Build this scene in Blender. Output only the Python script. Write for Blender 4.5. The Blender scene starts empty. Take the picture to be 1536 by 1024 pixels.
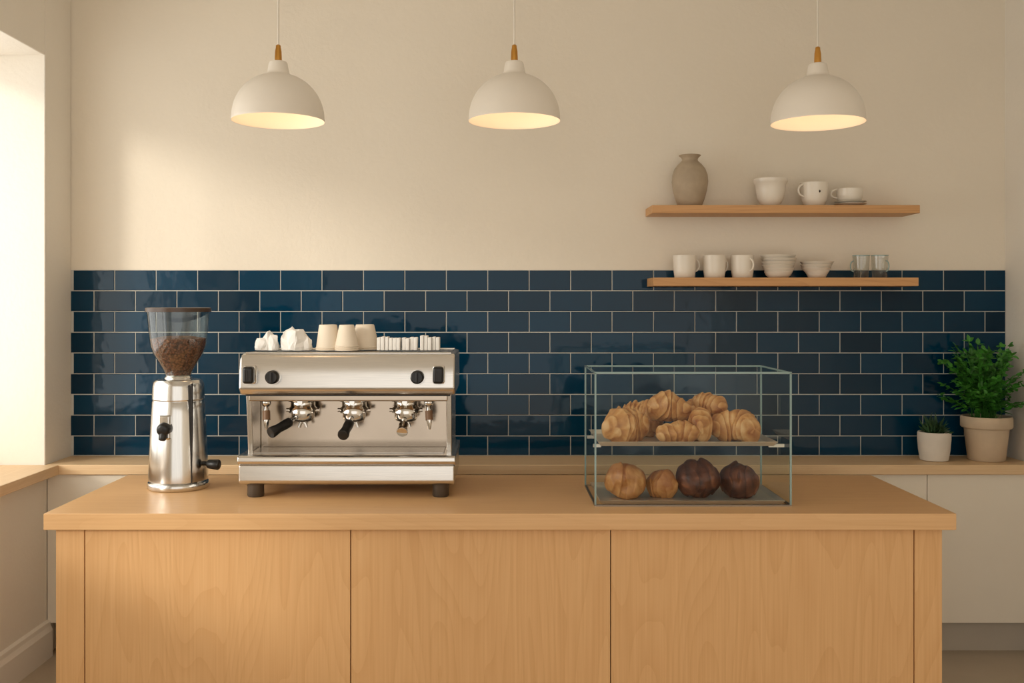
import bpy, bmesh, math, random
from mathutils import Vector, Matrix, noise
random.seed(7)
scene = bpy.context.scene
COL = scene.collection

# ------------------------------------------------------------------ helpers
def lin(c):
    out=[]
    for v in c:
        v/=255.0
        out.append(v/12.92 if v<=0.04045 else ((v+0.055)/1.055)**2.4)
    return (out[0],out[1],out[2],1.0)

def new_mat(name):
    m=bpy.data.materials.new(name); m.use_nodes=True
    nt=m.node_tree
    return m,nt,nt.nodes['Principled BSDF'],nt.nodes['Material Output']

def mat(name,color,rough=0.5,metal=0.0,var=0.06,vscale=8,bump=0.0,bscale=60,coat=0.0,spec=0.5,emit=None,estr=0,aniso=0,stretch=(1,1,1),bdist=0.01):
    m,nt,b,o=new_mat(name)
    c=lin(color)
    tc=nt.nodes.new('ShaderNodeTexCoord'); mp=nt.nodes.new('ShaderNodeMapping')
    mp.inputs['Scale'].default_value=stretch
    nt.links.new(tc.outputs['Object'],mp.inputs['Vector'])
    n=nt.nodes.new('ShaderNodeTexNoise'); n.inputs['Scale'].default_value=vscale; n.inputs['Detail'].default_value=4
    nt.links.new(mp.outputs[0],n.inputs['Vector'])
    r=nt.nodes.new('ShaderNodeValToRGB')
    r.color_ramp.elements[0].position=0.3; r.color_ramp.elements[1].position=0.7
    r.color_ramp.elements[0].color=tuple(v*(1-var) for v in c[:3])+(1,)
    r.color_ramp.elements[1].color=tuple(min(1,v*(1+var)) for v in c[:3])+(1,)
    nt.links.new(n.outputs['Fac'],r.inputs[0]); nt.links.new(r.outputs[0],b.inputs['Base Color'])
    b.inputs['Roughness'].default_value=rough; b.inputs['Metallic'].default_value=metal
    b.inputs['Coat Weight'].default_value=coat
    b.inputs['Specular IOR Level'].default_value=spec
    if aniso: b.inputs['Anisotropic'].default_value=aniso
    if bump:
        n2=nt.nodes.new('ShaderNodeTexNoise'); n2.inputs['Scale'].default_value=bscale; n2.inputs['Detail'].default_value=5
        nt.links.new(mp.outputs[0],n2.inputs['Vector'])
        bp=nt.nodes.new('ShaderNodeBump'); bp.inputs['Strength'].default_value=bump; bp.inputs['Distance'].default_value=bdist
        nt.links.new(n2.outputs['Fac'],bp.inputs['Height']); nt.links.new(bp.outputs[0],b.inputs['Normal'])
    if emit:
        b.inputs['Emission Color'].default_value=lin(emit); b.inputs['Emission Strength'].default_value=estr
    return m

def wood(name,axis,c1,c2,rough=0.45,coarse=2.2,cath=0.5):
    m,nt,b,o=new_mat(name)
    N=nt.nodes.new; Lk=nt.links.new
    tc=N('ShaderNodeTexCoord'); oi=N('ShaderNodeObjectInfo')
    mul=N('ShaderNodeMath'); mul.operation='MULTIPLY'; mul.inputs[1].default_value=17.0
    Lk(oi.outputs['Random'],mul.inputs[0])
    add=N('ShaderNodeVectorMath'); add.operation='ADD'
    Lk(tc.outputs['Object'],add.inputs[0]); Lk(mul.outputs[0],add.inputs[1])
    def mapped(s_long,s_cross):
        mp=N('ShaderNodeMapping'); s=[s_cross]*3; s[axis]=s_long
        mp.inputs['Scale'].default_value=s; Lk(add.outputs[0],mp.inputs['Vector']); return mp
    a=mapped(0.22,1.7)
    n1=N('ShaderNodeTexNoise'); n1.inputs['Scale'].default_value=coarse; n1.inputs['Detail'].default_value=1.5; n1.inputs['Distortion'].default_value=0.2
    Lk(a.outputs[0],n1.inputs['Vector'])
    m1=N('ShaderNodeMath'); m1.operation='MULTIPLY'; m1.inputs[1].default_value=24.0; Lk(n1.outputs['Fac'],m1.inputs[0])
    m2=N('ShaderNodeMath'); m2.operation='FRACT'; Lk(m1.outputs[0],m2.inputs[0])
    m3=N('ShaderNodeMath'); m3.operation='POWER'; m3.inputs[1].default_value=3.0; Lk(m2.outputs[0],m3.inputs[0])
    m4=N('ShaderNodeMath'); m4.operation='SUBTRACT'; m4.inputs[0].default_value=1.0; Lk(m3.outputs[0],m4.inputs[1])
    f=mapped(1.2,70)
    n2=N('ShaderNodeTexNoise'); n2.inputs['Scale'].default_value=2.0; n2.inputs['Detail'].default_value=6
    Lk(f.outputs[0],n2.inputs['Vector'])
    mx=N('ShaderNodeMix'); mx.data_type='FLOAT'; mx.inputs['Factor'].default_value=1-cath
    Lk(m4.outputs[0],mx.inputs['A']); Lk(n2.outputs['Fac'],mx.inputs['B'])
    r=N('ShaderNodeValToRGB'); r.color_ramp.elements[0].position=0.15; r.color_ramp.elements[1].position=0.8
    r.color_ramp.elements[0].color=lin(c2); r.color_ramp.elements[1].color=lin(c1)
    Lk(mx.outputs['Result'],r.inputs[0]); Lk(r.outputs[0],b.inputs['Base Color'])
    bp=N('ShaderNodeBump'); bp.inputs['Strength'].default_value=0.06; bp.inputs['Distance'].default_value=0.003
    Lk(n2.outputs['Fac'],bp.inputs['Height']); Lk(bp.outputs[0],b.inputs['Normal'])
    b.inputs['Roughness'].default_value=rough
    return m

def thin_glass(name,tint=(235,245,243),refl=1.0,base=0.0,rough=0.0):
    m,nt,b,o=new_mat(name)
    nt.nodes.remove(b)
    N=nt.nodes.new
    t=N('ShaderNodeBsdfTransparent'); t.inputs[0].default_value=lin(tint)
    g=N('ShaderNodeBsdfGlossy'); g.inputs['Roughness'].default_value=rough
    lw=N('ShaderNodeLayerWeight'); lw.inputs['Blend'].default_value=0.5
    pw=N('ShaderNodeMath'); pw.operation='POWER'; pw.inputs[1].default_value=4.0
    nt.links.new(lw.outputs['Facing'],pw.inputs[0])
    ml=N('ShaderNodeMath'); ml.operation='MULTIPLY_ADD'; ml.inputs[1].default_value=refl; ml.inputs[2].default_value=base; ml.use_clamp=True
    nt.links.new(pw.outputs[0],ml.inputs[0])
    mx=N('ShaderNodeMixShader')
    nt.links.new(ml.outputs[0],mx.inputs[0]); nt.links.new(t.outputs[0],mx.inputs[1]); nt.links.new(g.outputs[0],mx.inputs[2])
    nt.links.new(mx.outputs[0],o.inputs[0])
    return m

def group(name,loc):
    e=bpy.data.objects.new(name,None); e.empty_display_size=0.1; e.location=loc
    COL.objects.link(e); return e

def finish(ob,parent=None):
    COL.objects.link(ob)
    if parent:
        ob.parent=parent; ob.matrix_parent_inverse=Matrix.Translation(-Vector(parent.location))
    return ob

def mesh_obj(name,verts,faces,m,parent=None,smooth=False,bevel=0,seg=2,subsurf=0,autosmooth=None):
    me=bpy.data.meshes.new(name); me.from_pydata([tuple(v) for v in verts],[],faces)
    bm=bmesh.new(); bm.from_mesh(me); bmesh.ops.recalc_face_normals(bm,faces=bm.faces); bm.to_mesh(me); bm.free()
    me.materials.append(m)
    if smooth or bevel:
        for p in me.polygons: p.use_smooth=True
    ob=bpy.data.objects.new(name,me); finish(ob,parent)
    if bevel:
        bv=ob.modifiers.new('Bevel','BEVEL'); bv.width=bevel; bv.segments=seg; bv.limit_method='ANGLE'; bv.angle_limit=math.radians(40)
        wn=ob.modifiers.new('WN','WEIGHTED_NORMAL'); wn.keep_sharp=True
    elif smooth and autosmooth:
        me.set_sharp_from_angle(angle=math.radians(autosmooth))
    return ob

BF=[(0,1,3,2),(4,6,7,5),(0,4,5,1),(2,3,7,6),(0,2,6,4),(1,5,7,3)]
def bv8(x0,x1,y0,y1,z0,z1):
    return [(x,y,z) for x in (x0,x1) for y in (y0,y1) for z in (z0,z1)]
def box(name,x0,x1,y0,y1,z0,z1,m,parent=None,bevel=0.0,seg=2):
    return mesh_obj(name,bv8(x0,x1,y0,y1,z0,z1),BF,m,parent,bevel=bevel,seg=seg)
def boxes(name,lst,m,parent=None,bevel=0.0):
    V=[];F=[]
    for b in lst:
        k=len(V); V+=bv8(*b); F+=[tuple(i+k for i in f) for f in BF]
    return mesh_obj(name,V,F,m,parent,bevel=bevel)
def sheet(name,pts,m,parent=None):
    return mesh_obj(name,pts,[(0,1,2,3)],m,parent)

def prism(name,prof,x0,x1,m,parent=None,bevel=0.0,seg=3):
    n=len(prof)
    V=[(x0,y,z) for y,z in prof]+[(x1,y,z) for y,z in prof]
    F=[tuple(range(n)),tuple(range(2*n-1,n-1,-1))]
    for i in range(n):
        j=(i+1)%n; F.append((i,j,j+n,i+n))
    return mesh_obj(name,V,F,m,parent,bevel=bevel,seg=seg)

def lathe(name,prof,loc,m,parent=None,seg=48,closed=False,auto=50):
    V=[];F=[]; rings=[]
    for r,z in prof:
        if r<1e-6:
            rings.append([len(V)]); V.append((loc[0],loc[1],z))
        else:
            ring=[]
            for i in range(seg):
                a=2*math.pi*i/seg
                ring.append(len(V)); V.append((loc[0]+r*math.cos(a),loc[1]+r*math.sin(a),z))
            rings.append(ring)
    pairs=list(zip(rings[:-1],rings[1:]))
    if closed: pairs.append((rings[-1],rings[0]))
    for a,b in pairs:
        for i in range(seg):
            j=(i+1)%seg
            if len(a)==1 and len(b)==1: continue
            if len(a)==1: F.append((a[0],b[i],b[j]))
            elif len(b)==1: F.append((a[i],b[0],a[j]))
            else: F.append((a[i],b[i],b[j],a[j]))
    return mesh_obj(name,V,F,m,parent,smooth=True,autosmooth=auto)

def tube(name,pts,rad,m,parent=None,seg=16,cap=True,closed=False):
    pts=[Vector(p) for p in pts]
    if not isinstance(rad,(list,tuple)): rad=[rad]*len(pts)
    V=[];F=[]; n=len(pts)
    prevx=None
    for i,p in enumerate(pts):
        if closed: d=pts[(i+1)%n]-pts[i-1]
        elif i==0: d=pts[1]-pts[0]
        elif i==n-1: d=pts[-1]-pts[-2]
        else: d=pts[i+1]-pts[i-1]
        d.normalize()
        if prevx is None:
            up=Vector((0,0,1)) if abs(d.z)<0.9 else Vector((1,0,0))
            x=d.cross(up).normalized()
        else:
            x=(prevx-d*prevx.dot(d)).normalized()
        prevx=x; y=d.cross(x)
        for k in range(seg):
            a=2*math.pi*k/seg
            V.append(p+(x*math.cos(a)+y*math.sin(a))*rad[i])
    rng=n if closed else n-1
    for i in range(rng):
        for k in range(seg):
            l=(k+1)%seg; i2=(i+1)%n
            F.append((i*seg+k,i*seg+l,i2*seg+l,i2*seg+k))
    if cap and not closed:
        F.append(tuple(range(seg-1,-1,-1))); F.append(tuple((n-1)*seg+k for k in range(seg)))
    return mesh_obj(name,V,F,m,parent,smooth=True,autosmooth=50)

def capsule(name,a,b,r1,r2,m,parent=None,seg=20):
    a=Vector(a);b=Vector(b);d=(b-a).normalized()
    pts=[a,a+d*r1*0.12,a+d*r1*0.35,b-d*r2*0.35,b-d*r2*0.12,b]
    rr=[r1*0.6,r1*0.88,r1,r2,r2*0.88,r2*0.6]
    return tube(name,pts,rr,m,parent,seg)

# ------------------------------------------------------------------ materials
M_wall=mat('plaster_warm_white',(238,228,211),0.9,var=0.012,vscale=3,bump=0.18,bscale=55)
M_wallL=mat('plaster_side',(238,231,219),0.9,var=0.012,vscale=3,bump=0.18,bscale=55)
M_ceil=mat('ceiling_paint',(242,238,230),0.9,var=0.01)
M_floor=mat('floor_concrete',(186,172,152),0.55,var=0.06,vscale=5,bump=0.05,bscale=30)
M_base=mat('baseboard_paint',(238,232,222),0.6,var=0.01)
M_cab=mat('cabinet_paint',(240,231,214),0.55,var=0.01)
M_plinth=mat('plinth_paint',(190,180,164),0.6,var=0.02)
M_oakV=wood('oak_vertical',2,(234,187,131),(216,163,106),0.5,cath=0.2)
M_oakX=wood('oak_top',0,(233,189,136),(218,169,116),0.36,cath=0.12)
M_oakB=wood('oak_worktop_back',0,(233,202,160),(219,182,136),0.42,cath=0.12)
M_oakY=wood('oak_sill',1,(230,200,160),(217,181,137),0.45,cath=0.12)
M_shelf=wood('oak_shelf',0,(216,166,112),(190,138,86),0.5,cath=0.2)
M_gap=mat('shadow_gap',(80,46,24),0.8)
M_steel=mat('brushed_steel',(216,212,206),0.24,1.0,var=0.05,vscale=30,bump=0.02,bscale=40,stretch=(0.3,6,14))
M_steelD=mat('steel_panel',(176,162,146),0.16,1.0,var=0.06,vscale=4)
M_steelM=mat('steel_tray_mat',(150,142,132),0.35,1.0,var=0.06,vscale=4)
M_chrome=mat('chrome',(224,221,216),0.09,1.0,var=0.02)
M_steelG=mat('grinder_steel',(212,210,206),0.17,1.0,var=0.04,vscale=20,stretch=(8,8,0.4))
M_black=mat('black_plastic',(20,19,19),0.35,var=0.1)
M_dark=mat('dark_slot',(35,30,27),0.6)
M_ceram=mat('ceramic_white',(236,228,214),0.35,var=0.02,coat=0.2)
M_stone=mat('stoneware',(176,158,134),0.75,var=0.08,vscale=20,bump=0.15,bscale=80)
M_potB=mat('terracotta_beige',(206,184,156),0.75,var=0.06,vscale=14,bump=0.1,bscale=60)
M_potW=mat('pot_white',(220,211,198),0.6,var=0.05,vscale=14)
M_soil=mat('soil',(60,42,30),0.95,var=0.3,vscale=60,bump=0.8,bscale=90)
M_leaf=mat('leaf_green',(62,128,40),0.5,var=0.5,vscale=25)
M_leafD=mat('leaf_dark',(48,80,45),0.55,var=0.3,vscale=25)
M_paper=mat('napkin_white',(243,240,235),0.85,var=0.02,bump=0.15,bscale=40)
M_cupP=mat('cup_paper_offwhite',(232,218,198),0.7,var=0.03)
M_shade=mat('pendant_enamel',(236,227,213),0.38,var=0.01)
M_shadeIn=mat('pendant_inner_glow',(250,234,210),0.7,var=0.01,emit=(255,222,180),estr=0.16)  # shade lining emits faintly, painting in the warm light of the bulb
M_bulb=mat('bulb_glow',(255,240,215),0.4,emit=(255,226,186),estr=1.4)
M_brass=mat('brass',(206,152,76),0.3,1.0,var=0.05)
M_cord=mat('cord_white',(226,218,204),0.7)
M_glass=thin_glass('clear_glass',(245,250,249),0.5,0.014)
M_glassW=thin_glass('window_glass',(250,252,252),0.5,0.03)
M_glassH=thin_glass('hopper_glass',(222,228,226),0.6,0.09)
M_glassC=thin_glass('tumbler_glass',(238,240,238),0.9,0.10)
M_edge=mat('glass_edge',(146,170,166),0.12,0,var=0.05)
M_tray=mat('tray_steel',(222,214,202),0.42,0.75,var=0.04)
M_win=mat('window_frame_paint',(235,230,222),0.5,var=0.01)
M_grout=mat('grout',(196,194,186),0.9,var=0.03)
M_rim=mat('rim_brown',(70,52,40),0.3)
M_foot=mat('foot_grey',(88,80,72),0.4,0.6)
M_rub=mat('wand_rubber',(120,88,60),0.5)

# tiles
M_tile,nt,b,o=new_mat('blue_glazed_tile')
geo=nt.nodes.new('ShaderNodeNewGeometry'); r=nt.nodes.new('ShaderNodeValToRGB')
r.color_ramp.elements[0].color=lin((1,38,58)); r.color_ramp.elements[1].color=lin((2,54,80))
nt.links.new(geo.outputs['Random Per Island'],r.inputs[0]); nt.links.new(r.outputs[0],b.inputs['Base Color'])
b.inputs['Roughness'].default_value=0.07
b.inputs['Specular IOR Level'].default_value=0.28
tc=nt.nodes.new('ShaderNodeTexCoord'); n=nt.nodes.new('ShaderNodeTexNoise'); n.inputs['Scale'].default_value=9; n.inputs['Detail'].default_value=2
nt.links.new(tc.outputs['Object'],n.inputs['Vector'])
bp=nt.nodes.new('ShaderNodeBump'); bp.inputs['Strength'].default_value=0.12; bp.inputs['Distance'].default_value=0.02
nt.links.new(n.outputs['Fac'],bp.inputs['Height']); nt.links.new(bp.outputs[0],b.inputs['Normal'])

# coffee beans
M_bean,nt,b,o=new_mat('coffee_beans')
tc=nt.nodes.new('ShaderNodeTexCoord'); v=nt.nodes.new('ShaderNodeTexVoronoi'); v.inputs['Scale'].default_value=110
r=nt.nodes.new('ShaderNodeValToRGB'); r.color_ramp.elements[0].color=lin((168,104,70)); r.color_ramp.elements[1].color=lin((74,38,22)); r.color_ramp.elements[1].position=0.75
nt.links.new(tc.outputs['Object'],v.inputs['Vector']); nt.links.new(v.outputs['Distance'],r.inputs[0]); nt.links.new(r.outputs[0],b.inputs['Base Color'])
bp=nt.nodes.new('ShaderNodeBump'); bp.invert=True; bp.inputs['Strength'].default_value=0.8; bp.inputs['Distance'].default_value=0.004
nt.links.new(v.outputs['Distance'],bp.inputs['Height']); nt.links.new(bp.outputs[0],b.inputs['Normal']); b.inputs['Roughness'].default_value=0.45

def pastry_mat(name,c1,c2,c3,rw=0.3):
    m,nt,b,o=new_mat(name); N=nt.nodes.new
    tc=N('ShaderNodeTexCoord'); n=N('ShaderNodeTexNoise'); n.inputs['Scale'].default_value=18; n.inputs['Detail'].default_value=7; n.inputs['Distortion'].default_value=0.8
    nt.links.new(tc.outputs['Object'],n.inputs['Vector'])
    at=N('ShaderNodeAttribute'); at.attribute_name='ridge'
    ad=N('ShaderNodeMath'); ad.operation='MULTIPLY_ADD'; ad.inputs[1].default_value=rw; nt.links.new(at.outputs['Fac'],ad.inputs[0])
    sb=N('ShaderNodeMath'); sb.operation='SUBTRACT'; sb.inputs[1].default_value=0.12
    nt.links.new(n.outputs['Fac'],sb.inputs[0]); nt.links.new(sb.outputs[0],ad.inputs[2])
    r=N('ShaderNodeValToRGB'); e=r.color_ramp.elements
    e[0].position=0.28; e[0].color=lin(c1); e[1].position=0.80; e[1].color=lin(c3)
    k=e.new(0.54); k.color=lin(c2)
    nt.links.new(ad.outputs[0],r.inputs[0]); nt.links.new(r.outputs[0],b.inputs['Base Color'])
    n2=N('ShaderNodeTexNoise'); n2.inputs['Scale'].default_value=55; n2.inputs['Detail'].default_value=5
    nt.links.new(tc.outputs['Object'],n2.inputs['Vector'])
    bp=N('ShaderNodeBump'); bp.inputs['Strength'].default_value=0.5; bp.inputs['Distance'].default_value=0.006
    nt.links.new(n2.outputs['Fac'],bp.inputs['Height']); nt.links.new(bp.outputs[0],b.inputs['Normal'])
    b.inputs['Roughness'].default_value=0.42
    return m
M_cro=pastry_mat('croissant_crust',(160,94,42),(210,150,88),(238,194,138))
M_bun=pastry_mat('bun_crust',(170,104,50),(210,150,90),(234,188,130),0.15)
M_choc=pastry_mat('chocolate_crust',(62,28,16),(104,56,34),(160,98,62),0.2)

# ------------------------------------------------------------------ room
XL,XR=-2.056,2.456; YB=4.811; YF=-2.0; ZC=3.4; WT=0.45
box('floor',XL-WT,XR+0.2,YF,YB+0.2,-0.1,0,M_floor)
box('ceiling',XL-WT,XR+0.2,YF,YB+0.2,ZC,ZC+0.1,M_ceil)
box('wall_back',XL-WT,XR+0.2,YB,YB+0.2,0,ZC,M_wall)
box('wall_right',XR,XR+0.2,YF,YB,0,ZC,M_wallL)
WY0,WY1,WZ0,WZ1=1.6,4.534,0.83,2.739
boxes('wall_left',[(XL-WT,XL,YF,WY0,0,ZC),(XL-WT,XL,WY1,YB,0,ZC),(XL-WT,XL,WY0,WY1,0,WZ0),(XL-WT,XL,WY0,WY1,WZ1,ZC)],M_wallL,bevel=0.006)
mesh_obj('baseboard_left',[(x,y,z) for y in (YF,4.55) for x,z in ((XL,0),(XL+0.028,0),(XL+0.028,0.12),(XL+0.018,0.14),(XL+0.016,0.158),(XL,0.165))],
  [(0,1,2,3,4,5),(11,10,9,8,7,6)]+[(i,(i+1)%6,(i+1)%6+6,i+6) for i in range(6)],M_base)
W=group('window_1',(XL-WT+0.06,(WY0+WY1)/2,WZ0))
fx0,fx1=XL-WT+0.03,XL-WT+0.09
fr=[(fx0,fx1,WY0,WY1,WZ0+0.045,WZ0+0.10),(fx0,fx1,WY0,WY1,WZ1-0.055,WZ1),(fx0,fx1,WY0,WY0+0.055,WZ0+0.1,WZ1-0.055),(fx0,fx1,WY1-0.055,WY1,WZ0+0.1,WZ1-0.055)]
for k in (1,2):
    yc=WY0+(WY1-WY0)*k/3; fr.append((fx0,fx1,yc-0.025,yc+0.025,WZ0+0.1,WZ1-0.055))
boxes('frame',fr,M_win,W,bevel=0.004)
xp=XL-WT+0.06
sheet('pane',[(xp,WY0+0.05,WZ0+0.1),(xp,WY1-0.05,WZ0+0.1),(xp,WY1-0.05,WZ1-0.05),(xp,WY0+0.05,WZ1-0.05)],M_glassW,W)
box('window_sill_ledge',XL-WT+0.0,-1.993,WY0,4.529,0.83,0.875,M_oakY,bevel=0.003)

# tiled splashback
V=[];F=[]
TZ=1.771; g=0.0021; yt=4.803
def tile(x0,x1,z0,z1):
    x0+=g;x1-=g;z0+=g;z1-=g
    if x1-x0<0.01 or z1-z0<0.01: return
    k=len(V); c=0.0022
    V.extend([(x0,yt+0.004,z0),(x1,yt+0.004,z0),(x1,yt+0.004,z1),(x0,yt+0.004,z1),
              (x0,yt+0.0015,z0),(x1,yt+0.0015,z0),(x1,yt+0.0015,z1),(x0,yt+0.0015,z1),
              (x0+c,yt,z0+c),(x1-c,yt,z0+c),(x1-c,yt,z1-c),(x0+c,yt,z1-c)])
    F.extend([(k+3,k+2,k+1,k)])
    for a in (0,4):
        for i in range(4):
            j=(i+1)%4; F.append((k+a+i,k+a+j,k+a+4+j,k+a+4+i))
    F.append((k+8,k+9,k+10,k+11))
for rrow in range(9):
    z1=TZ-0.1*rrow; z0=max(z1-0.1,0.877)
    x=-1.8434-0.4-(0.1 if rrow%2 else 0)
    while x<XR:
        tile(max(x,XL),min(x+0.2,XR),z0,z1); x+=0.2
S=group('tile_splashback',(0.2,yt,0.877))
mesh_obj('tiles',V,F,M_tile,S)
box('grout_bed',XL+0.001,XR-0.001,yt+0.0025,YB-0.0003,0.876,TZ,M_grout,S)

# back counter
K=group('back_counter',(0.2,4.67,0))
box('worktop',XL+0.001,XR-0.001,4.529,4.802,0.83,0.875,M_oakB,K,bevel=0.003)
seams=[XL+0.002,-1.35,-0.45,0.45,1.40,1.968,XR-0.002]
for i in range(len(seams)-1):
    box('door_panel_%d'%(i+1),seams[i]+0.0015,seams[i+1]-0.0015,4.550,4.568,0.150,0.828,M_cab,K,bevel=0.001)
box('carcass',XL+0.03,XR-0.002,4.569,4.809,0.150,0.829,M_cab,K)
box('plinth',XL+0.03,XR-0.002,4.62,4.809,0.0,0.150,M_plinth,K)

# ------------------------------------------------------------------ front counter
C=group('service_counter',(0.01,3.87,0))
box('counter_top',-1.580,1.603,3.469,4.261,0.817,0.875,M_oakX,C,bevel=0.003)
sx=[-1.5495,-1.4486,-0.5133,0.4008,1.4674,1.566]
for i in range(5):
    box('front_panel_%d'%(i+1),sx[i]+(0 if i==0 else 0.0018),sx[i+1]-(0 if i==4 else 0.0018),3.500,3.520,0.0,0.8165,M_oakV,C,bevel=0.001)
box('core',-1.53,1.546,3.5195,4.20,0.0,0.8165,M_gap,C)
box('side_panel_left',-1.5495,-1.5305,3.5205,4.22,0,0.8165,M_oakV,C)
box('side_panel_right',1.5465,1.566,3.5205,4.22,0,0.8165,M_oakV,C)
box('back_panel',-1.53,1.546,4.2005,4.22,0,0.8165,M_oakV,C)

# ------------------------------------------------------------------ shelves
ZS1,ZS2=2.066,1.730
box('floating_shelf',0.7196,1.961,4.611,4.811,2.028,ZS1-0.0006,M_shelf,bevel=0.002)
box('floating_shelf.001',0.7258,1.955,4.611,4.8025,1.690,ZS2-0.0006,M_shelf,bevel=0.002)

# ------------------------------------------------------------------ pendants
def pendant(x,zr):
    y=3.85
    P=group('pendant_lamp',(x,y,zr))
    out=[];H=0.176;R=0.177
    out.append((R,0)); out.append((R*1.004,0.004)); out.append((R,0.010))
    for i in range(1,15):
        a=math.radians(4+ i*(76/14)); out.append((R*math.cos(a)**0.93,0.008+H*math.sin(a)))
    top=[(0.044,0.184),(0.041,0.192),(0.036,0.222),(0.033,0.228),(0.026,0.231),(0.0,0.231)]
    prof=[(r,zr+z) for r,z in out if r>0.045]+[(r,zr+z) for r,z in top]
    lathe('shade',prof,(x,y),M_shade,P,seg=72,auto=40)
    inn=[(R-0.0005,zr+0.0005)]+[((r-0.004),zr+z-0.004) for r,z in out[2:] if r>0.045]+[(0.0,zr+0.172)]
    lathe('inner_reflector',inn,(x,y),M_shadeIn,P,seg=72)
    lathe('brass_stem',[(0,zr+0.231),(0.0135,zr+0.231),(0.0135,zr+0.245),(0.0125,zr+0.270),(0.0095,zr+0.285),(0.0095,zr+0.292),(0.005,zr+0.296),(0,zr+0.296)],(x,y),M_brass,P,seg=24)
    tube('cord',[(x,y,zr+0.29),(x,y,ZC-0.02)],0.0038,M_cord,P,seg=10)
    lathe('ceiling_rose',[(0,ZC-0.03),(0.03,ZC-0.03),(0.05,ZC-0.02),(0.05,ZC),(0,ZC)],(x,y),M_shade,P,seg=32)
    lathe('bulb',[(0,zr+0.045),(0.018,zr+0.050),(0.030,zr+0.067),(0.030,zr+0.085),(0.018,zr+0.115),(0.014,zr+0.17),(0,zr+0.17)],(x,y),M_bulb,P,seg=24)
    l=bpy.data.lights.new('bulb_light','POINT'); l.energy=0.32; l.color=(1,0.82,0.62); l.shadow_soft_size=0.03
    lo=bpy.data.objects.new('bulb_light',l); lo.location=(x,y,zr+0.015); finish(lo,P)
pendant(-0.8445,2.312); pendant(0.0683,2.312); pendant(1.2416,2.304)

# ------------------------------------------------------------------ crockery
def shell(outer,th=0.0035):
    zb=outer[0][1]
    inner=[(max(r-th,0.0),z) for r,z in reversed(outer) if z>zb+0.006 and r>th]
    p=[(0,zb)]+outer+[(outer[-1][0]-th*0.5,outer[-1][1]+th*0.4)]+inner
    p.append((inner[-1][0]*0.6,zb+0.006)); p.append((0,zb+0.005))
    return p
def handle(name,cx,cy,zc,r0,w,h,m,parent,ang=0,t=0.0045):
    pts=[]
    for i in range(13):
        a=-math.pi/2+math.pi*i/12
        rr=r0+w*math.cos(a); pts.append((cx+rr*math.cos(ang),cy+rr*math.sin(ang),zc+h*math.sin(a)))
    tube(name,pts,t,m,parent,seg=12)
YS=4.705
vz=ZS1
vprof=[(0.050,0),(0.056,0.004),(0.070,0.04),(0.080,0.08),(0.085,0.118),(0.082,0.15),(0.072,0.178),(0.055,0.200),(0.040,0.213),(0.036,0.222),(0.040,0.231),(0.052,0.242)]
VG=group('stoneware_vase',(0.913,YS,vz)); lathe('body',shell([(r,vz+z) for r,z in vprof],0.004),(0.913,YS),M_stone,VG,seg=56)
def lobj(name,x,prof,z,m=M_ceram,th=0.0035,y=YS):
    G=group(name,(x,y,z)); lathe('body',shell([(r,z+q) for r,q in prof],th),(x,y),m,G); return G
lobj('ceramic_bowl',1.294,[(0.034,0),(0.037,0.005),(0.050,0.016),(0.061,0.040),(0.067,0.072),(0.070,0.104),(0.076,0.112),(0.079,0.120),(0.079,0.130)],ZS1)
G=lobj('coffee_mug',1.501,[(0.038,0),(0.046,0.006),(0.056,0.03),(0.061,0.06),(0.063,0.09),(0.064,0.112)],ZS1)
handle('handle',1.501,YS,ZS1+0.075,0.058,0.032,0.028,M_ceram,G,ang=math.radians(200))
lathe('maker_mark',[(0,ZS1+0.06),(0.004,ZS1+0.064),(0.004,ZS1+0.07),(0,ZS1+0.074)],(1.507,YS-0.0615),M_dark,G,seg=10)
G=group('cup_and_saucers',(1.672,YS,ZS1))
for k in range(2):
    lathe('saucer_%d'%(k+1),shell([(0.035,ZS1+k*0.011),(0.045,ZS1+k*0.011+0.003),(0.074,ZS1+k*0.011+0.013)],0.003),(1.672,YS),M_ceram,G)
lathe('cup',shell([(0.040,ZS1+0.024),(0.056,ZS1+0.034),(0.060,ZS1+0.055),(0.061,ZS1+0.083)],0.003),(1.668,YS),M_ceram,G)
handle('handle',1.668,YS,ZS1+0.062,0.056,0.03,0.020,M_ceram,G,ang=math.radians(175))
for px,a in ((0.888,10),(1.029,20),(1.161,-60)):
    G=lobj('coffee_mug',px,[(0.044,0),(0.047,0.003),(0.051,0.03),(0.053,0.07),(0.054,0.106)],ZS2)
    handle('handle',px,YS,ZS2+0.06,0.049,0.024,0.028,M_ceram,G,ang=math.radians(a))
G=group('bowl_stack',(1.331,YS,ZS2))
for k in range(6):
    z=ZS2+k*0.0155; rr=[0.066,0.072,0.076,0.080,0.082,0.083][k]
    lathe('bowl_%d'%(k+1),shell([(0.040,z),(0.046,z+0.003),(rr*0.86,z+0.012),(rr,z+0.030)],0.003),(1.331+0.002*math.sin(k*2),YS),M_ceram,G)
G=group('bowl_stack.001',(1.511,YS,ZS2))
for k in range(4):
    z=ZS2+k*0.014; rr=[0.058,0.068,0.074,0.078][k]
    lathe('bowl_%d'%(k+1),shell([(0.034,z),(0.040,z+0.003),(rr*0.82,z+0.018),(rr,z+0.034)],0.003),(1.511+0.002*math.cos(k*2),YS),M_ceram,G)
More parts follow.
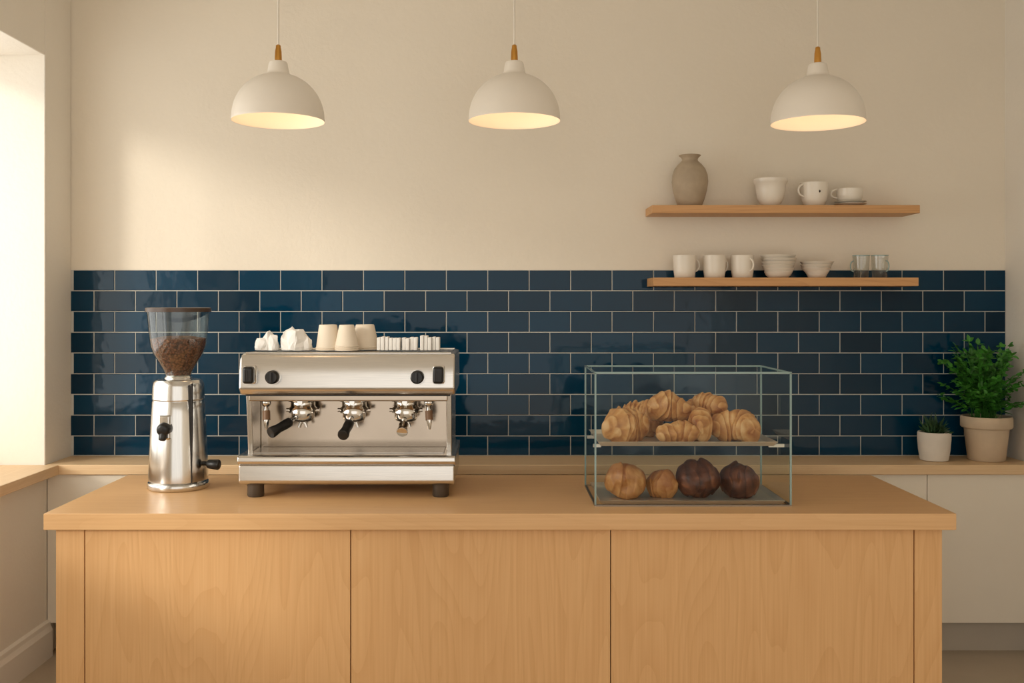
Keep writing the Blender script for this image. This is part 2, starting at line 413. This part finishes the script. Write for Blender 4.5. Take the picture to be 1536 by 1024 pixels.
for gx,yy in ((1.722,YS),(1.806,YS-0.01)):
    G=group('glass_tumbler',(gx,yy,ZS2))
    lathe('body',[(0,ZS2+0.001),(0.030,ZS2+0.001),(0.033,ZS2+0.005),(0.036,ZS2+0.05),(0.039,ZS2+0.105)],(gx,yy),M_glassC,G)
    lathe('rim',[(0.038,ZS2+0.104),(0.040,ZS2+0.104),(0.040,ZS2+0.107),(0.038,ZS2+0.107)],(gx,yy),M_edge,G,closed=True)
    handle('handle',gx,yy,ZS2+0.055,0.036,0.016,0.025,M_edge,G,ang=math.radians(-60 if gx>1.75 else 185),t=0.0028)

# ------------------------------------------------------------------ grinder
ZT=0.875
gx,gy=-1.269,3.97
G=group('coffee_grinder',(gx,gy,ZT))
lathe('base_ring',[(0,ZT),(0.115,ZT),(0.119,ZT+0.004),(0.119,ZT+0.020),(0.116,ZT+0.026),(0.0,ZT+0.026)],(gx,gy),M_steelG,G,seg=64)
lathe('body',[(0.110,ZT+0.024),(0.112,ZT+0.030),(0.115,ZT+0.034),(0.1145,ZT+0.06),(0.1125,ZT+0.12),(0.109,ZT+0.20),(0.105,ZT+0.28),(0.101,ZT+0.345),
  (0.099,ZT+0.348),(0.099,ZT+0.352),(0.101,ZT+0.355),(0.099,ZT+0.405),(0.096,ZT+0.421),(0.088,ZT+0.430),(0.06,ZT+0.434),(0.0,ZT+0.434)],(gx,gy),M_steelG,G,seg=64,auto=35)
box('chute_plate',gx-0.040,gx+0.006,gy-0.1235,gy-0.095,ZT+0.205,ZT+0.300,M_steelG,G,bevel=0.008,seg=3)
capsule('dosing_knob',(gx-0.016,gy-0.095,ZT+0.250),(gx-0.016,gy-0.150,ZT+0.245),0.028,0.024,M_black,G,24)
capsule('chute',(gx-0.016,gy-0.130,ZT+0.24),(gx-0.018,gy-0.142,ZT+0.205),0.017,0.014,M_black,G,20)
box('seam_strip',gx+0.076,gx+0.080,gy-0.086,gy-0.07,ZT+0.03,ZT+0.42,M_dark,G,bevel=0.001)
capsule('side_lever',(gx+0.100,gy-0.02,ZT+0.10),(gx+0.145,gy-0.04,ZT+0.10),0.009,0.009,M_black,G)
capsule('lever_grip',(gx+0.128,gy-0.04,ZT+0.10),(gx+0.178,gy-0.05,ZT+0.098),0.018,0.021,M_black,G)
lathe('hopper_collar',[(0,ZT+0.43),(0.054,ZT+0.43),(0.054,ZT+0.438),(0.050,ZT+0.442),(0.048,ZT+0.448),(0,ZT+0.448)],(gx,gy),M_steelG,G,seg=40)
hp=[(0.049,1.319),(0.056,1.340),(0.074,1.372),(0.096,1.408),(0.107,1.440),(0.111,1.475),(0.116,1.53),(0.121,1.578)]
lathe('hopper_glass',hp,(gx,gy),M_glassH,G,seg=64)
lathe('coffee_beans',[(0,1.3235)]+[(r-0.004,z+0.001) for r,z in hp[:5]]+[(0.106,1.468),(0.09,1.472),(0.05,1.478),(0,1.480)],(gx,gy),M_bean,G,seg=64)
lathe('hopper_rim',[(0.117,1.574),(0.1265,1.574),(0.1265,1.590),(0.117,1.592)],(gx,gy),M_rim,G,seg=64,closed=True)
lathe('hopper_lid',[(0.117,1.589),(0.06,1.590),(0,1.590)],(gx,gy),M_glassH,G,seg=64)

# ------------------------------------------------------------------ espresso machine
ex=-0.565
E=group('espresso_machine',(ex,3.96,ZT))
hw=0.408
prism('upper_housing',[(3.768,1.262),(3.748,1.285),(3.752,1.34),(3.766,1.398),(3.785,1.413),(3.81,1.417),(4.20,1.417),(4.20,1.262)],ex-hw,ex+hw,M_steel,E,bevel=0.010,seg=4)
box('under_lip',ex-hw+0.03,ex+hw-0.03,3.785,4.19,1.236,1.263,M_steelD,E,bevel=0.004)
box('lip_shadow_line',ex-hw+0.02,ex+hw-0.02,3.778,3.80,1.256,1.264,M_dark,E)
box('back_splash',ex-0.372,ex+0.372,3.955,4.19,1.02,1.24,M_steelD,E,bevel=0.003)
for s in (-1,1):
    a,bb=(ex-0.392,ex-0.372) if s<0 else (ex+0.372,ex+0.392)
    prism('side_cheek_'+('a' if s<0 else 'b'),[(3.80,1.262),(3.83,1.03),(4.195,1.03),(4.195,1.262)],a,bb,M_steel,E,bevel=0.004)
prism('drip_tray_top',[(3.745,1.0),(3.735,1.012),(3.737,1.030),(3.748,1.036),(4.20,1.036),(4.20,1.0)],ex-hw-0.002,ex+hw+0.002,M_steel,E,bevel=0.005)
prism('drip_tray_body',[(3.750,0.927),(3.740,0.937),(3.742,1.0),(4.20,1.0),(4.20,0.922),(3.77,0.922)],ex-hw+0.002,ex+hw-0.002,M_steel,E,bevel=0.007)
boxes('drip_grate',[(ex-0.362,ex+0.362,3.80+j*0.0125,3.80+j*0.0125+0.0085,1.0365,1.0385) for j in range(12)],M_steel,E)
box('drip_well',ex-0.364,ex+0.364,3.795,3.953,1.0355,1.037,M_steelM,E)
for fx in (-0.352,0.352):
    for fy in (3.79,4.14):
        lathe('foot',[(0,ZT),(0.029,ZT),(0.032,ZT+0.006),(0.031,ZT+0.038),(0.034,ZT+0.050),(0,ZT+0.050)],(ex+fx,fy),M_foot,E,seg=24)
zt=1.417
tube('cup_rail',[(ex-0.39,3.795,zt+0.001),(ex+0.39,3.795,zt+0.001),(ex+0.39,4.185,zt+0.001),(ex-0.39,4.185,zt+0.001)],0.004,M_chrome,E,closed=True,seg=8)
for kx in (-0.277,0.267):
    tube('knob_collar',[(ex+kx,3.762,1.331),(ex+kx,3.742,1.331)],0.027,M_chrome,E,seg=32)
    tube('round_knob',[(ex+kx,3.745,1.331),(ex+kx,3.722,1.331),(ex+kx,3.716,1.331)],[0.026,0.025,0.020],M_black,E,seg=32)
    box('knob_grip',ex+kx-0.004,ex+kx+0.004,3.708,3.72,1.312,1.350,M_black,E,bevel=0.002)
for kx in (-0.362,0.347):
    box('steam_knob_plate',ex+kx-0.023,ex+kx+0.023,3.738,3.765,1.305,1.375,M_chrome,E,bevel=0.009,seg=4)
    box('steam_knob',ex+kx-0.020,ex+kx+0.020,3.700,3.742,1.308,1.372,M_black,E,bevel=0.011,seg=4)
    for q in (-0.008,0.0,0.008): box('knob_rib',ex+kx+q-0.0018,ex+kx+q+0.0018,3.697,3.704,1.322,1.358,M_dark,E)
def grp(gx2,hend,black,tag):
    x=ex+gx2;y=3.880
    lathe('group_flange_'+tag,[(0,1.248),(0.058,1.248),(0.060,1.240),(0.056,1.228),(0.047,1.225),(0.047,1.208),(0.054,1.202),(0.054,1.184),(0,1.184)],(x,y),M_chrome,E,seg=40)
    lathe('filter_basket_'+tag,[(0,1.186),(0.044,1.186),(0.044,1.165),(0.039,1.154),(0.024,1.148),(0,1.146)],(x,y),M_chrome,E,seg=36)
    for q in (-0.010,0.010):
        tube('spout_'+tag,[(x,y,1.152),(x+q,y,1.140),(x+q*1.4,y,1.126)],0.0065,M_chrome,E,seg=12)
    tube('group_neck_'+tag,[(x,3.97,1.215),(x,y,1.215)],0.030,M_chrome,E,seg=20)
    a=Vector((x,y,1.176)); h=Vector(hend); d=h-a; L=d.length
    d.normalize()
    tube('holder_neck_'+tag,[a+d*0.03,a+d*0.05,a+d*0.068],[0.015,0.011,0.015],M_chrome,E,seg=16)
    P=[a+d*(0.065+(L-0.065)*t) for t in (0,0.06,0.25,0.6,0.9,0.98,1.0)]
    rr=[0.014,0.0185,0.019,0.0175,0.022,0.020,0.013]
    tube('holder_handle_'+tag,P,rr,M_black if black else M_chrome,E,seg=20)
    tube('lock_ear_'+tag,[(x-0.064,y,1.193),(x+0.064,y,1.193)],0.008,M_chrome,E,seg=10)
    box('group_bracket_'+tag,x-0.044,x+0.044,3.86,3.965,1.222,1.247,M_steel,E,bevel=0.006)
    tube('group_bolt_'+tag,[(x,3.84,1.228),(x,3.815,1.228)],[0.013,0.010],M_chrome,E,seg=12)
grp(-0.190,(ex-0.290,3.755,1.118),True,'a')
grp(0.010,(ex-0.012,3.730,1.112),True,'b')
grp(0.212,(ex+0.206,3.775,1.118),False,'c')
for wx in (-0.322,0.303):
    x=ex+wx
    lathe('wand_ball',[(0,1.245),(0.012,1.243),(0.018,1.232),(0.018,1.222),(0.012,1.212),(0,1.208)],(x,3.835),M_chrome,E,seg=20)
    tube('steam_wand',[(x,3.835,1.215),(x+0.003,3.825,1.18),(x+0.004,3.82,1.150),(x+0.004,3.82,1.125)],[0.009,0.0125,0.010,0.005],M_chrome,E,seg=14)
    tube('wand_grip',[(x+0.001,3.83,1.195),(x+0.0035,3.822,1.16)],0.0145,M_rub,E,seg=14)

# things on top of the machine
yc=3.97
zi=zt+0.0055
def napkins(name,pieces,seed):
    """crumpled / folded paper napkins: faceted overlapping folds. pieces=(x,dy,rx,ry,h,flat_top)"""
    rn=random.Random(seed)
    bm=bmesh.new()
    for (px,dy,rx,ry,h,ft) in pieces:
        pts=[]
        for k in range(34):
            a=rn.uniform(0,2*math.pi); el=math.asin(rn.uniform(0,1))
            s=rn.uniform(0.86,1.0)
            tz=min(math.sin(el)*s,ft)
            pts.append(bm.verts.new((px+math.cos(a)*math.cos(el*0.8)*rx*s,yc+dy+math.sin(a)*math.cos(el*0.8)*ry*s,zi+h*tz/ft)))
        for k in range(8):
            a=2*math.pi*k/8; pts.append(bm.verts.new((px+math.cos(a)*rx*0.85,yc+dy+math.sin(a)*ry*0.85,zi)))
        bmesh.ops.convex_hull(bm,input=pts)
    loose=[v for v in bm.verts if not v.link_faces]
    bmesh.ops.delete(bm,geom=loose,context='VERTS')
    bmesh.ops.subdivide_edges(bm,edges=bm.edges[:],cuts=2,use_grid_fill=True)
    for v in bm.verts:
        if v.co.z>zi+0.004:
            v.co+=Vector((noise.noise(v.co*45)*0.008,noise.noise(v.co*41+Vector((4,0,0)))*0.008,noise.noise(v.co*45+Vector((0,9,0)))*0.006))
    me=bpy.data.meshes.new(name); bm.to_mesh(me); bm.free(); me.materials.append(M_paper)
    ob=bpy.data.objects.new(name,me); COL.objects.link(ob)
    for p in me.polygons: p.use_smooth=True
    me.set_sharp_from_angle(angle=math.radians(16))
napkins('crumpled_napkins',[(-0.935,0,0.034,0.04,0.050,0.9),(-0.910,0.01,0.032,0.04,0.082,1.0),(-0.888,-0.01,0.024,0.035,0.062,0.8)],3)
napkins('crumpled_napkins.001',[(-0.828,0,0.036,0.045,0.096,1.0),(-0.795,-0.01,0.044,0.05,0.082,0.7),(-0.765,0.0,0.032,0.04,0.066,0.9)],12)
def invcup(x,y,rb,rt,h,nst=2):
    G=group('paper_cup_stack',(x,y,zi))
    prof=[(0,zi)]
    z=zi
    for k in range(nst):
        prof+=[(rb+0.002,z),(rb+0.003,z+0.003),(rb,z+0.006)]
        z+=0.007
    prof+=[(rt+0.002,zi+h-0.004),(rt,zi+h),(rt-0.004,zi+h),(rt-0.005,zi+h-0.004),(0,zi+h-0.004)]
    lathe('cups',prof,(x,y),M_cupP,G,seg=32,auto=30)
invcup(-0.672,yc,0.047,0.034,0.101)
invcup(-0.595,yc-0.02,0.046,0.028,0.101,3)
invcup(-0.535,yc+0.075,0.056,0.036,0.100)
def packets(x,n,h):
    L=[]
    for i in range(n):
        x0=x+i*0.0155; hh=h*(0.86+0.16*random.random())
        L.append((x0,x0+0.0145,yc-0.03+random.uniform(-.006,.006),yc+0.03,zi,zi+hh))
    boxes('sugar_packets',L,M_paper,bevel=0.003)
packets(-0.474,6,0.056); packets(-0.376,4,0.054); packets(-0.303,5,0.058)

# ------------------------------------------------------------------ display case
D=group('pastry_display_case',(0.71,3.80,ZT))
x0,x1,y0,y1,z0,z1=0.3565,1.062,3.596,4.0,ZT,1.357
zb=z0+0.006
sheet('glass_front',[(x0,y0,zb),(x1,y0,zb),(x1,y0,z1),(x0,y0,z1)],M_glass,D)
sheet('glass_back',[(x0,y1,zb),(x1,y1,zb),(x1,y1,z1),(x0,y1,z1)],M_glass,D)
sheet('glass_left',[(x0,y0,zb),(x0,y1,zb),(x0,y1,z1),(x0,y0,z1)],M_glass,D)
sheet('glass_right',[(x1,y0,zb),(x1,y1,zb),(x1,y1,z1),(x1,y0,z1)],M_glass,D)
sheet('glass_top',[(x0,y0,z1),(x1,y0,z1),(x1,y1,z1),(x0,y1,z1)],M_glass,D)
e=0.0032
E2=[]
for (xa,ya) in ((x0,y0),(x1,y0),(x0,y1),(x1,y1)):
    E2.append((xa-e,xa+e,ya-e,ya+e,z0+0.005,z1))
for ya in (y0,y1): E2.append((x0-e,x1+e,ya-e,ya+e,z1-e,z1+e))
for xa in (x0,x1): E2.append((xa-e,xa+e,y0+e,y1-e,z1-e,z1+e))
boxes('glass_edges',E2,M_edge,D)
boxes('base_frame',[(x0-e,x1+e,y0-e,y0+0.006,z0,z0+0.006),(x0-e,x1+e,y1-0.006,y1+e,z0,z0+0.006),(x0-e,x0+0.006,y0+0.006,y1-0.006,z0,z0+0.006),(x1-0.006,x1+e,y0+0.006,y1-0.006,z0,z0+0.006)],M_steelM,D)
def tray(tag,xa,xb,ya,yb,z,lip=0.012,fl=0.010):
    V=[];F=[]
    def ring(off,dz): return [(xa-off,ya-off,z+dz),(xb+off,ya-off,z+dz),(xb+off,yb+off,z+dz),(xa-off,yb+off,z+dz)]
    R=[ring(fl,lip),ring(0,0),ring(-0.002,0.002),ring(fl-0.002,lip+0.001)]
    for rg in R: V+=rg
    for a in range(3):
        for i in range(4):
            j=(i+1)%4
            if a==1: continue
            F.append((a*4+i,a*4+j,a*4+4+j,a*4+4+i))
    for i in range(4):
        j=(i+1)%4; F.append((12+i,12+j,0+j,0+i))
    F.append((4,5,6,7)); F.append((8,9,10,11))
    mesh_obj('tray_'+tag,V,F,M_tray,D)
    return z+0.002
zu=tray('upper',0.380,1.010,3.628,3.97,1.088,0.016,0.012)
zl=tray('lower',0.385,1.035,3.62,3.975,0.878,0.014,0.012)
boxes('shelf_pegs',[(x0,0.385,yy-0.005,yy+0.005,1.077,1.0885) for yy in (3.68,3.92)]+[(1.005,x1,yy-0.005,yy+0.005,1.077,1.0885) for yy in (3.68,3.92)],M_tray,D)

def croissant(name,x,y,z,L,R,H,bend=0.8,yaw=0,ridges=4,m=None,seed=0,pitch=0,amp=0.3,rid=0.15,pw=2.6,skew=0.0):
    Nn,Mm=84,44; V=[];F=[];RV=[]
    Rc=L/(2*bend)
    S=Vector((seed*3.3,seed*1.7,seed))
    for i in range(Nn+1):
        tt=-1+2*i/Nn; ang=tt*bend
        c=Vector((Rc*math.sin(ang),-Rc*(1-math.cos(ang)),0)); Nrm=Vector((math.sin(ang),math.cos(ang),0))
        ts=max(-1,min(1,tt+skew*(1-tt*tt)))
        env=max(1e-4,1-abs(ts)**pw)**0.55
        env=0.05+0.95*env
        for k in range(Mm):
            a=2*math.pi*k/Mm
            w=0.45*noise.noise(Vector((tt*1.5,math.cos(a)*0.9,math.sin(a)*0.9))+S)
            uu=abs(tt)*ridges+0.5+0.35*math.sin(a*1.0+seed)+w
            sw=uu-math.floor(uu)
            prof=(1-sw)**0.8 if sw>0.14 else (sw/0.14)*(0.86**0.8)
            fade=0.55+0.45*math.sin(a+0.6*seed)
            rr=R*env*(1+rid*(0.6+0.8*fade)*(prof-0.5))
            P3=Vector((c.x+Nrm.x*math.cos(a)*rr,c.y+Nrm.y*math.cos(a)*rr,math.sin(a)*rr))
            rr*=1+amp*noise.noise(P3*15+S)+0.09*noise.noise(P3*42+S)
            p=c+Nrm*(math.cos(a)*rr)+Vector((0,0,math.sin(a)*rr*H/R))
            V.append(p); RV.append(prof)
    for i in range(Nn):
        for k in range(Mm):
            l=(k+1)%Mm; F.append((i*Mm+k,i*Mm+l,(i+1)*Mm+l,(i+1)*Mm+k))
    F.append(tuple(range(Mm))); F.append(tuple(Nn*Mm+k for k in range(Mm)))
    Rm=Matrix.Rotation(yaw,3,'Z')@Matrix.Rotation(pitch,3,'Y')
    V=[Rm@v for v in V]
    mz=min(v.z for v in V); cut=mz+H*0.22
    V=[Vector((v.x,v.y,max(v.z,cut))) for v in V]
    cx=sum(v.x for v in V)/len(V); cy=sum(v.y for v in V)/len(V)
    V=[Vector((v.x-cx+x,v.y-cy+y,v.z-cut+z)) for v in V]
    me=bpy.data.meshes.new(name); me.from_pydata([tuple(v) for v in V],[],F)
    at=me.attributes.new('ridge','FLOAT','POINT')
    for i,vv in enumerate(RV): at.data[i].value=vv
    bm=bmesh.new(); bm.from_mesh(me); bmesh.ops.recalc_face_normals(bm,faces=bm.faces); bm.to_mesh(me); bm.free()
    me.materials.append(m or M_cro)
    for p in me.polygons: p.use_smooth=True
    ob=bpy.data.objects.new(name,me); COL.objects.link(ob); return ob
rad=math.radians
croissant('croissant',0.492,3.730,zu,0.175,0.068,0.070,0.9,rad(22),3.0,seed=1,skew=0.1)
croissant('croissant',0.562,3.885,zu,0.16,0.058,0.072,0.8,rad(-30),3.0,seed=2)
croissant('croissant',0.672,3.690,zu,0.165,0.046,0.042,0.7,rad(4),2.6,seed=3)
croissant('croissant',0.890,3.740,zu,0.185,0.062,0.064,0.9,rad(-22),3.0,seed=4,skew=-0.15)
croissant('croissant',0.785,3.88,zu,0.16,0.058,0.068,0.8,rad(60),3.0,seed=5)
croissant('croissant',0.660,3.800,zu+0.068,0.165,0.060,0.058,0.8,rad(-6),2.8,seed=6,pitch=rad(6),skew=0.12)
croissant('croissant',0.815,3.83,zu+0.086,0.135,0.050,0.044,0.8,rad(-35),2.8,seed=7,pitch=rad(10))
croissant('croissant',0.768,3.735,zu+0.0,0.11,0.042,0.060,0.6,rad(75),2.6,seed=8)
croissant('bread_roll',0.482,3.735,zl,0.150,0.070,0.068,0.5,rad(-12),1.6,m=M_bun,seed=11,rid=0.09,pw=2.3,amp=0.34)
croissant('bread_roll',0.617,3.745,zl,0.125,0.050,0.054,0.6,rad(-40),1.9,m=M_bun,seed=15,rid=0.12,pw=2.3,amp=0.34)
croissant('chocolate_bun',0.762,3.74,zl,0.165,0.072,0.070,0.4,rad(10),1.8,m=M_choc,seed=13,rid=0.11,pw=2.4,amp=0.34)
croissant('chocolate_bun',0.912,3.745,zl,0.145,0.064,0.067,0.4,rad(-15),1.8,m=M_choc,seed=14,rid=0.11,pw=2.4,amp=0.34)

# ------------------------------------------------------------------ plants
ZB=0.8755
px_,py_=2.300,4.675
G=group('potted_fern',(px_,py_,ZB))
lathe('pot',[(0,ZB),(0.078,ZB),(0.082,ZB+0.004),(0.098,ZB+0.150),(0.108,ZB+0.152),(0.113,ZB+0.158),(0.113,ZB+0.198),(0.109,ZB+0.206),(0.102,ZB+0.206),(0.100,ZB+0.185),(0,ZB+0.185)],(px_,py_),M_potB,G,seg=56,auto=40)
lathe('soil',[(0.0995,ZB+0.186),(0.06,ZB+0.192),(0,ZB+0.195)],(px_,py_),M_soil,G,seg=32)
V=[];F=[]
def leaf(base,d,up,L,Wd):
    d=d.normalized(); s=d.cross(up).normalized(); nrm=s.cross(d)
    k=len(V)
    V.extend([base,base+d*L*0.35+s*Wd*0.5+nrm*L*0.06,base+d*L*0.7+s*Wd*0.42+nrm*L*0.03,base+d*L-nrm*L*0.08,base+d*L*0.7-s*Wd*0.42+nrm*L*0.03,base+d*L*0.35-s*Wd*0.5+nrm*L*0.06,base+d*L*0.5])
    F.extend([(k,k+1,k+6),(k+1,k+2,k+6),(k+2,k+3,k+6),(k+3,k+4,k+6),(k+4,k+5,k+6),(k+5,k,k+6)])
rnd=random.Random(5)
stems=[]
xmax=XR-0.012; ymax=4.79
for i in range(95):
    az=rnd.uniform(0,2*math.pi); spread=rnd.uniform(0.02,0.18); hgt=rnd.uniform(0.10,0.38)-spread*0.35
    b0=Vector((px_+rnd.uniform(-.05,.05),py_+rnd.uniform(-.05,.05),ZB+0.19))
    tip=b0+Vector((math.cos(az)*spread,math.sin(az)*spread,hgt))
    mid=b0+Vector((math.cos(az)*spread*0.3,math.sin(az)*spread*0.3,hgt*0.7))
    pts=[]
    for q in range(9):
        s=q/8; pts.append(b0*(1-s)**2+mid*2*s*(1-s)+tip*s*s)
    stems.append(pts)
    for q in range(3,9):
        T=(pts[q]-pts[q-1]).normalized()
        side=T.cross(Vector((rnd.uniform(-.6,.6),rnd.uniform(-.6,.6),1))).normalized()
        for sg in (-1,1,0):
            dd=(T*0.5+side*sg*1.0+Vector((rnd.uniform(-.3,.3),rnd.uniform(-.3,.3),rnd.uniform(-.35,.2)))).normalized() if sg else T
            leaf(pts[q],dd,Vector((rnd.uniform(-.4,.4),rnd.uniform(-.7,-.1),1)).normalized(),rnd.uniform(0.028,0.048)*(1.15-0.05*q),rnd.uniform(0.016,0.026))
V=[Vector((min(v.x,xmax),min(v.y,ymax),v.z)) for v in V]
mesh_obj('fronds',V,F,M_leaf,G,smooth=False)
VV=[];FF=[]
for pts in stems:
    for i in range(len(pts)-1):
        k=len(VV)
        for p in (pts[i],pts[i+1]):
            p=Vector((min(p.x,xmax),min(p.y,ymax),p.z))
            for an in (0,2.094,4.189): VV.append(p+Vector((math.cos(an)*.0014,math.sin(an)*.0014,0)))
        for j in range(3):
            l=(j+1)%3; FF.append((k+j,k+l,k+3+l,k+3+j))
mesh_obj('stems',VV,FF,M_leaf,G)
qx,qy=2.050,4.665
G=group('potted_succulent',(qx,qy,ZB))
lathe('pot',[(0,ZB),(0.058,ZB),(0.063,ZB+0.004),(0.070,ZB+0.05),(0.074,ZB+0.10),(0.074,ZB+0.128),(0.071,ZB+0.134),(0.066,ZB+0.132),(0.066,ZB+0.115),(0,ZB+0.115)],(qx,qy),M_potW,G,seg=48,auto=40)
lathe('soil',[(0.0655,ZB+0.116),(0.03,ZB+0.122),(0,ZB+0.124)],(qx,qy),M_soil,G,seg=32)
V=[];F=[]
for i in range(90):
    az=rnd.uniform(0,2*math.pi); el=rnd.uniform(0.3,1.5)
    d=Vector((math.cos(az)*math.cos(el),math.sin(az)*math.cos(el),math.sin(el)))
    b0=Vector((qx+rnd.uniform(-.035,.035),qy+rnd.uniform(-.035,.035),ZB+0.12))
    leaf(b0,d,Vector((rnd.uniform(-1,1),rnd.uniform(-1,1),0.3)).normalized(),rnd.uniform(0.05,0.11),0.010)
mesh_obj('spikes',V,F,M_leafD,G)

# ------------------------------------------------------------------ light
w=bpy.data.worlds.new('sky_world'); scene.world=w; w.use_nodes=True
bg=w.node_tree.nodes['Background']; bg.inputs[0].default_value=(1.0,0.945,0.87,1); bg.inputs[1].default_value=1.36
sun=bpy.data.lights.new('sun','SUN'); sun.energy=1.35; sun.color=(1,0.91,0.79); sun.angle=math.radians(11)
so=bpy.data.objects.new('sun',sun); COL.objects.link(so)
d=Vector((1.0,1.0,-0.40)).normalized()
so.rotation_euler=d.to_track_quat('-Z','Y').to_euler(); so.location=(-6,-2,5)
ar=bpy.data.lights.new('window_daylight','AREA'); ar.shape='RECTANGLE'; ar.size=2.8; ar.size_y=1.8; ar.energy=26; ar.color=(1,0.96,0.9)
ao=bpy.data.objects.new('window_daylight',ar); COL.objects.link(ao); ao.location=(XL-WT-0.15,(WY0+WY1)/2,1.8)
ao.rotation_euler=(math.radians(90),0,math.radians(-90))

# ------------------------------------------------------------------ camera
cam=bpy.data.cameras.new('camera'); co=bpy.data.objects.new('camera',cam); COL.objects.link(co)
co.location=(0,0,1.6); co.rotation_euler=(math.radians(90),0,0)
cam.sensor_width=36; cam.lens=35; cam.shift_x=23/1536; cam.shift_y=-54/1536
scene.camera=co
scene.view_settings.view_transform='Standard'
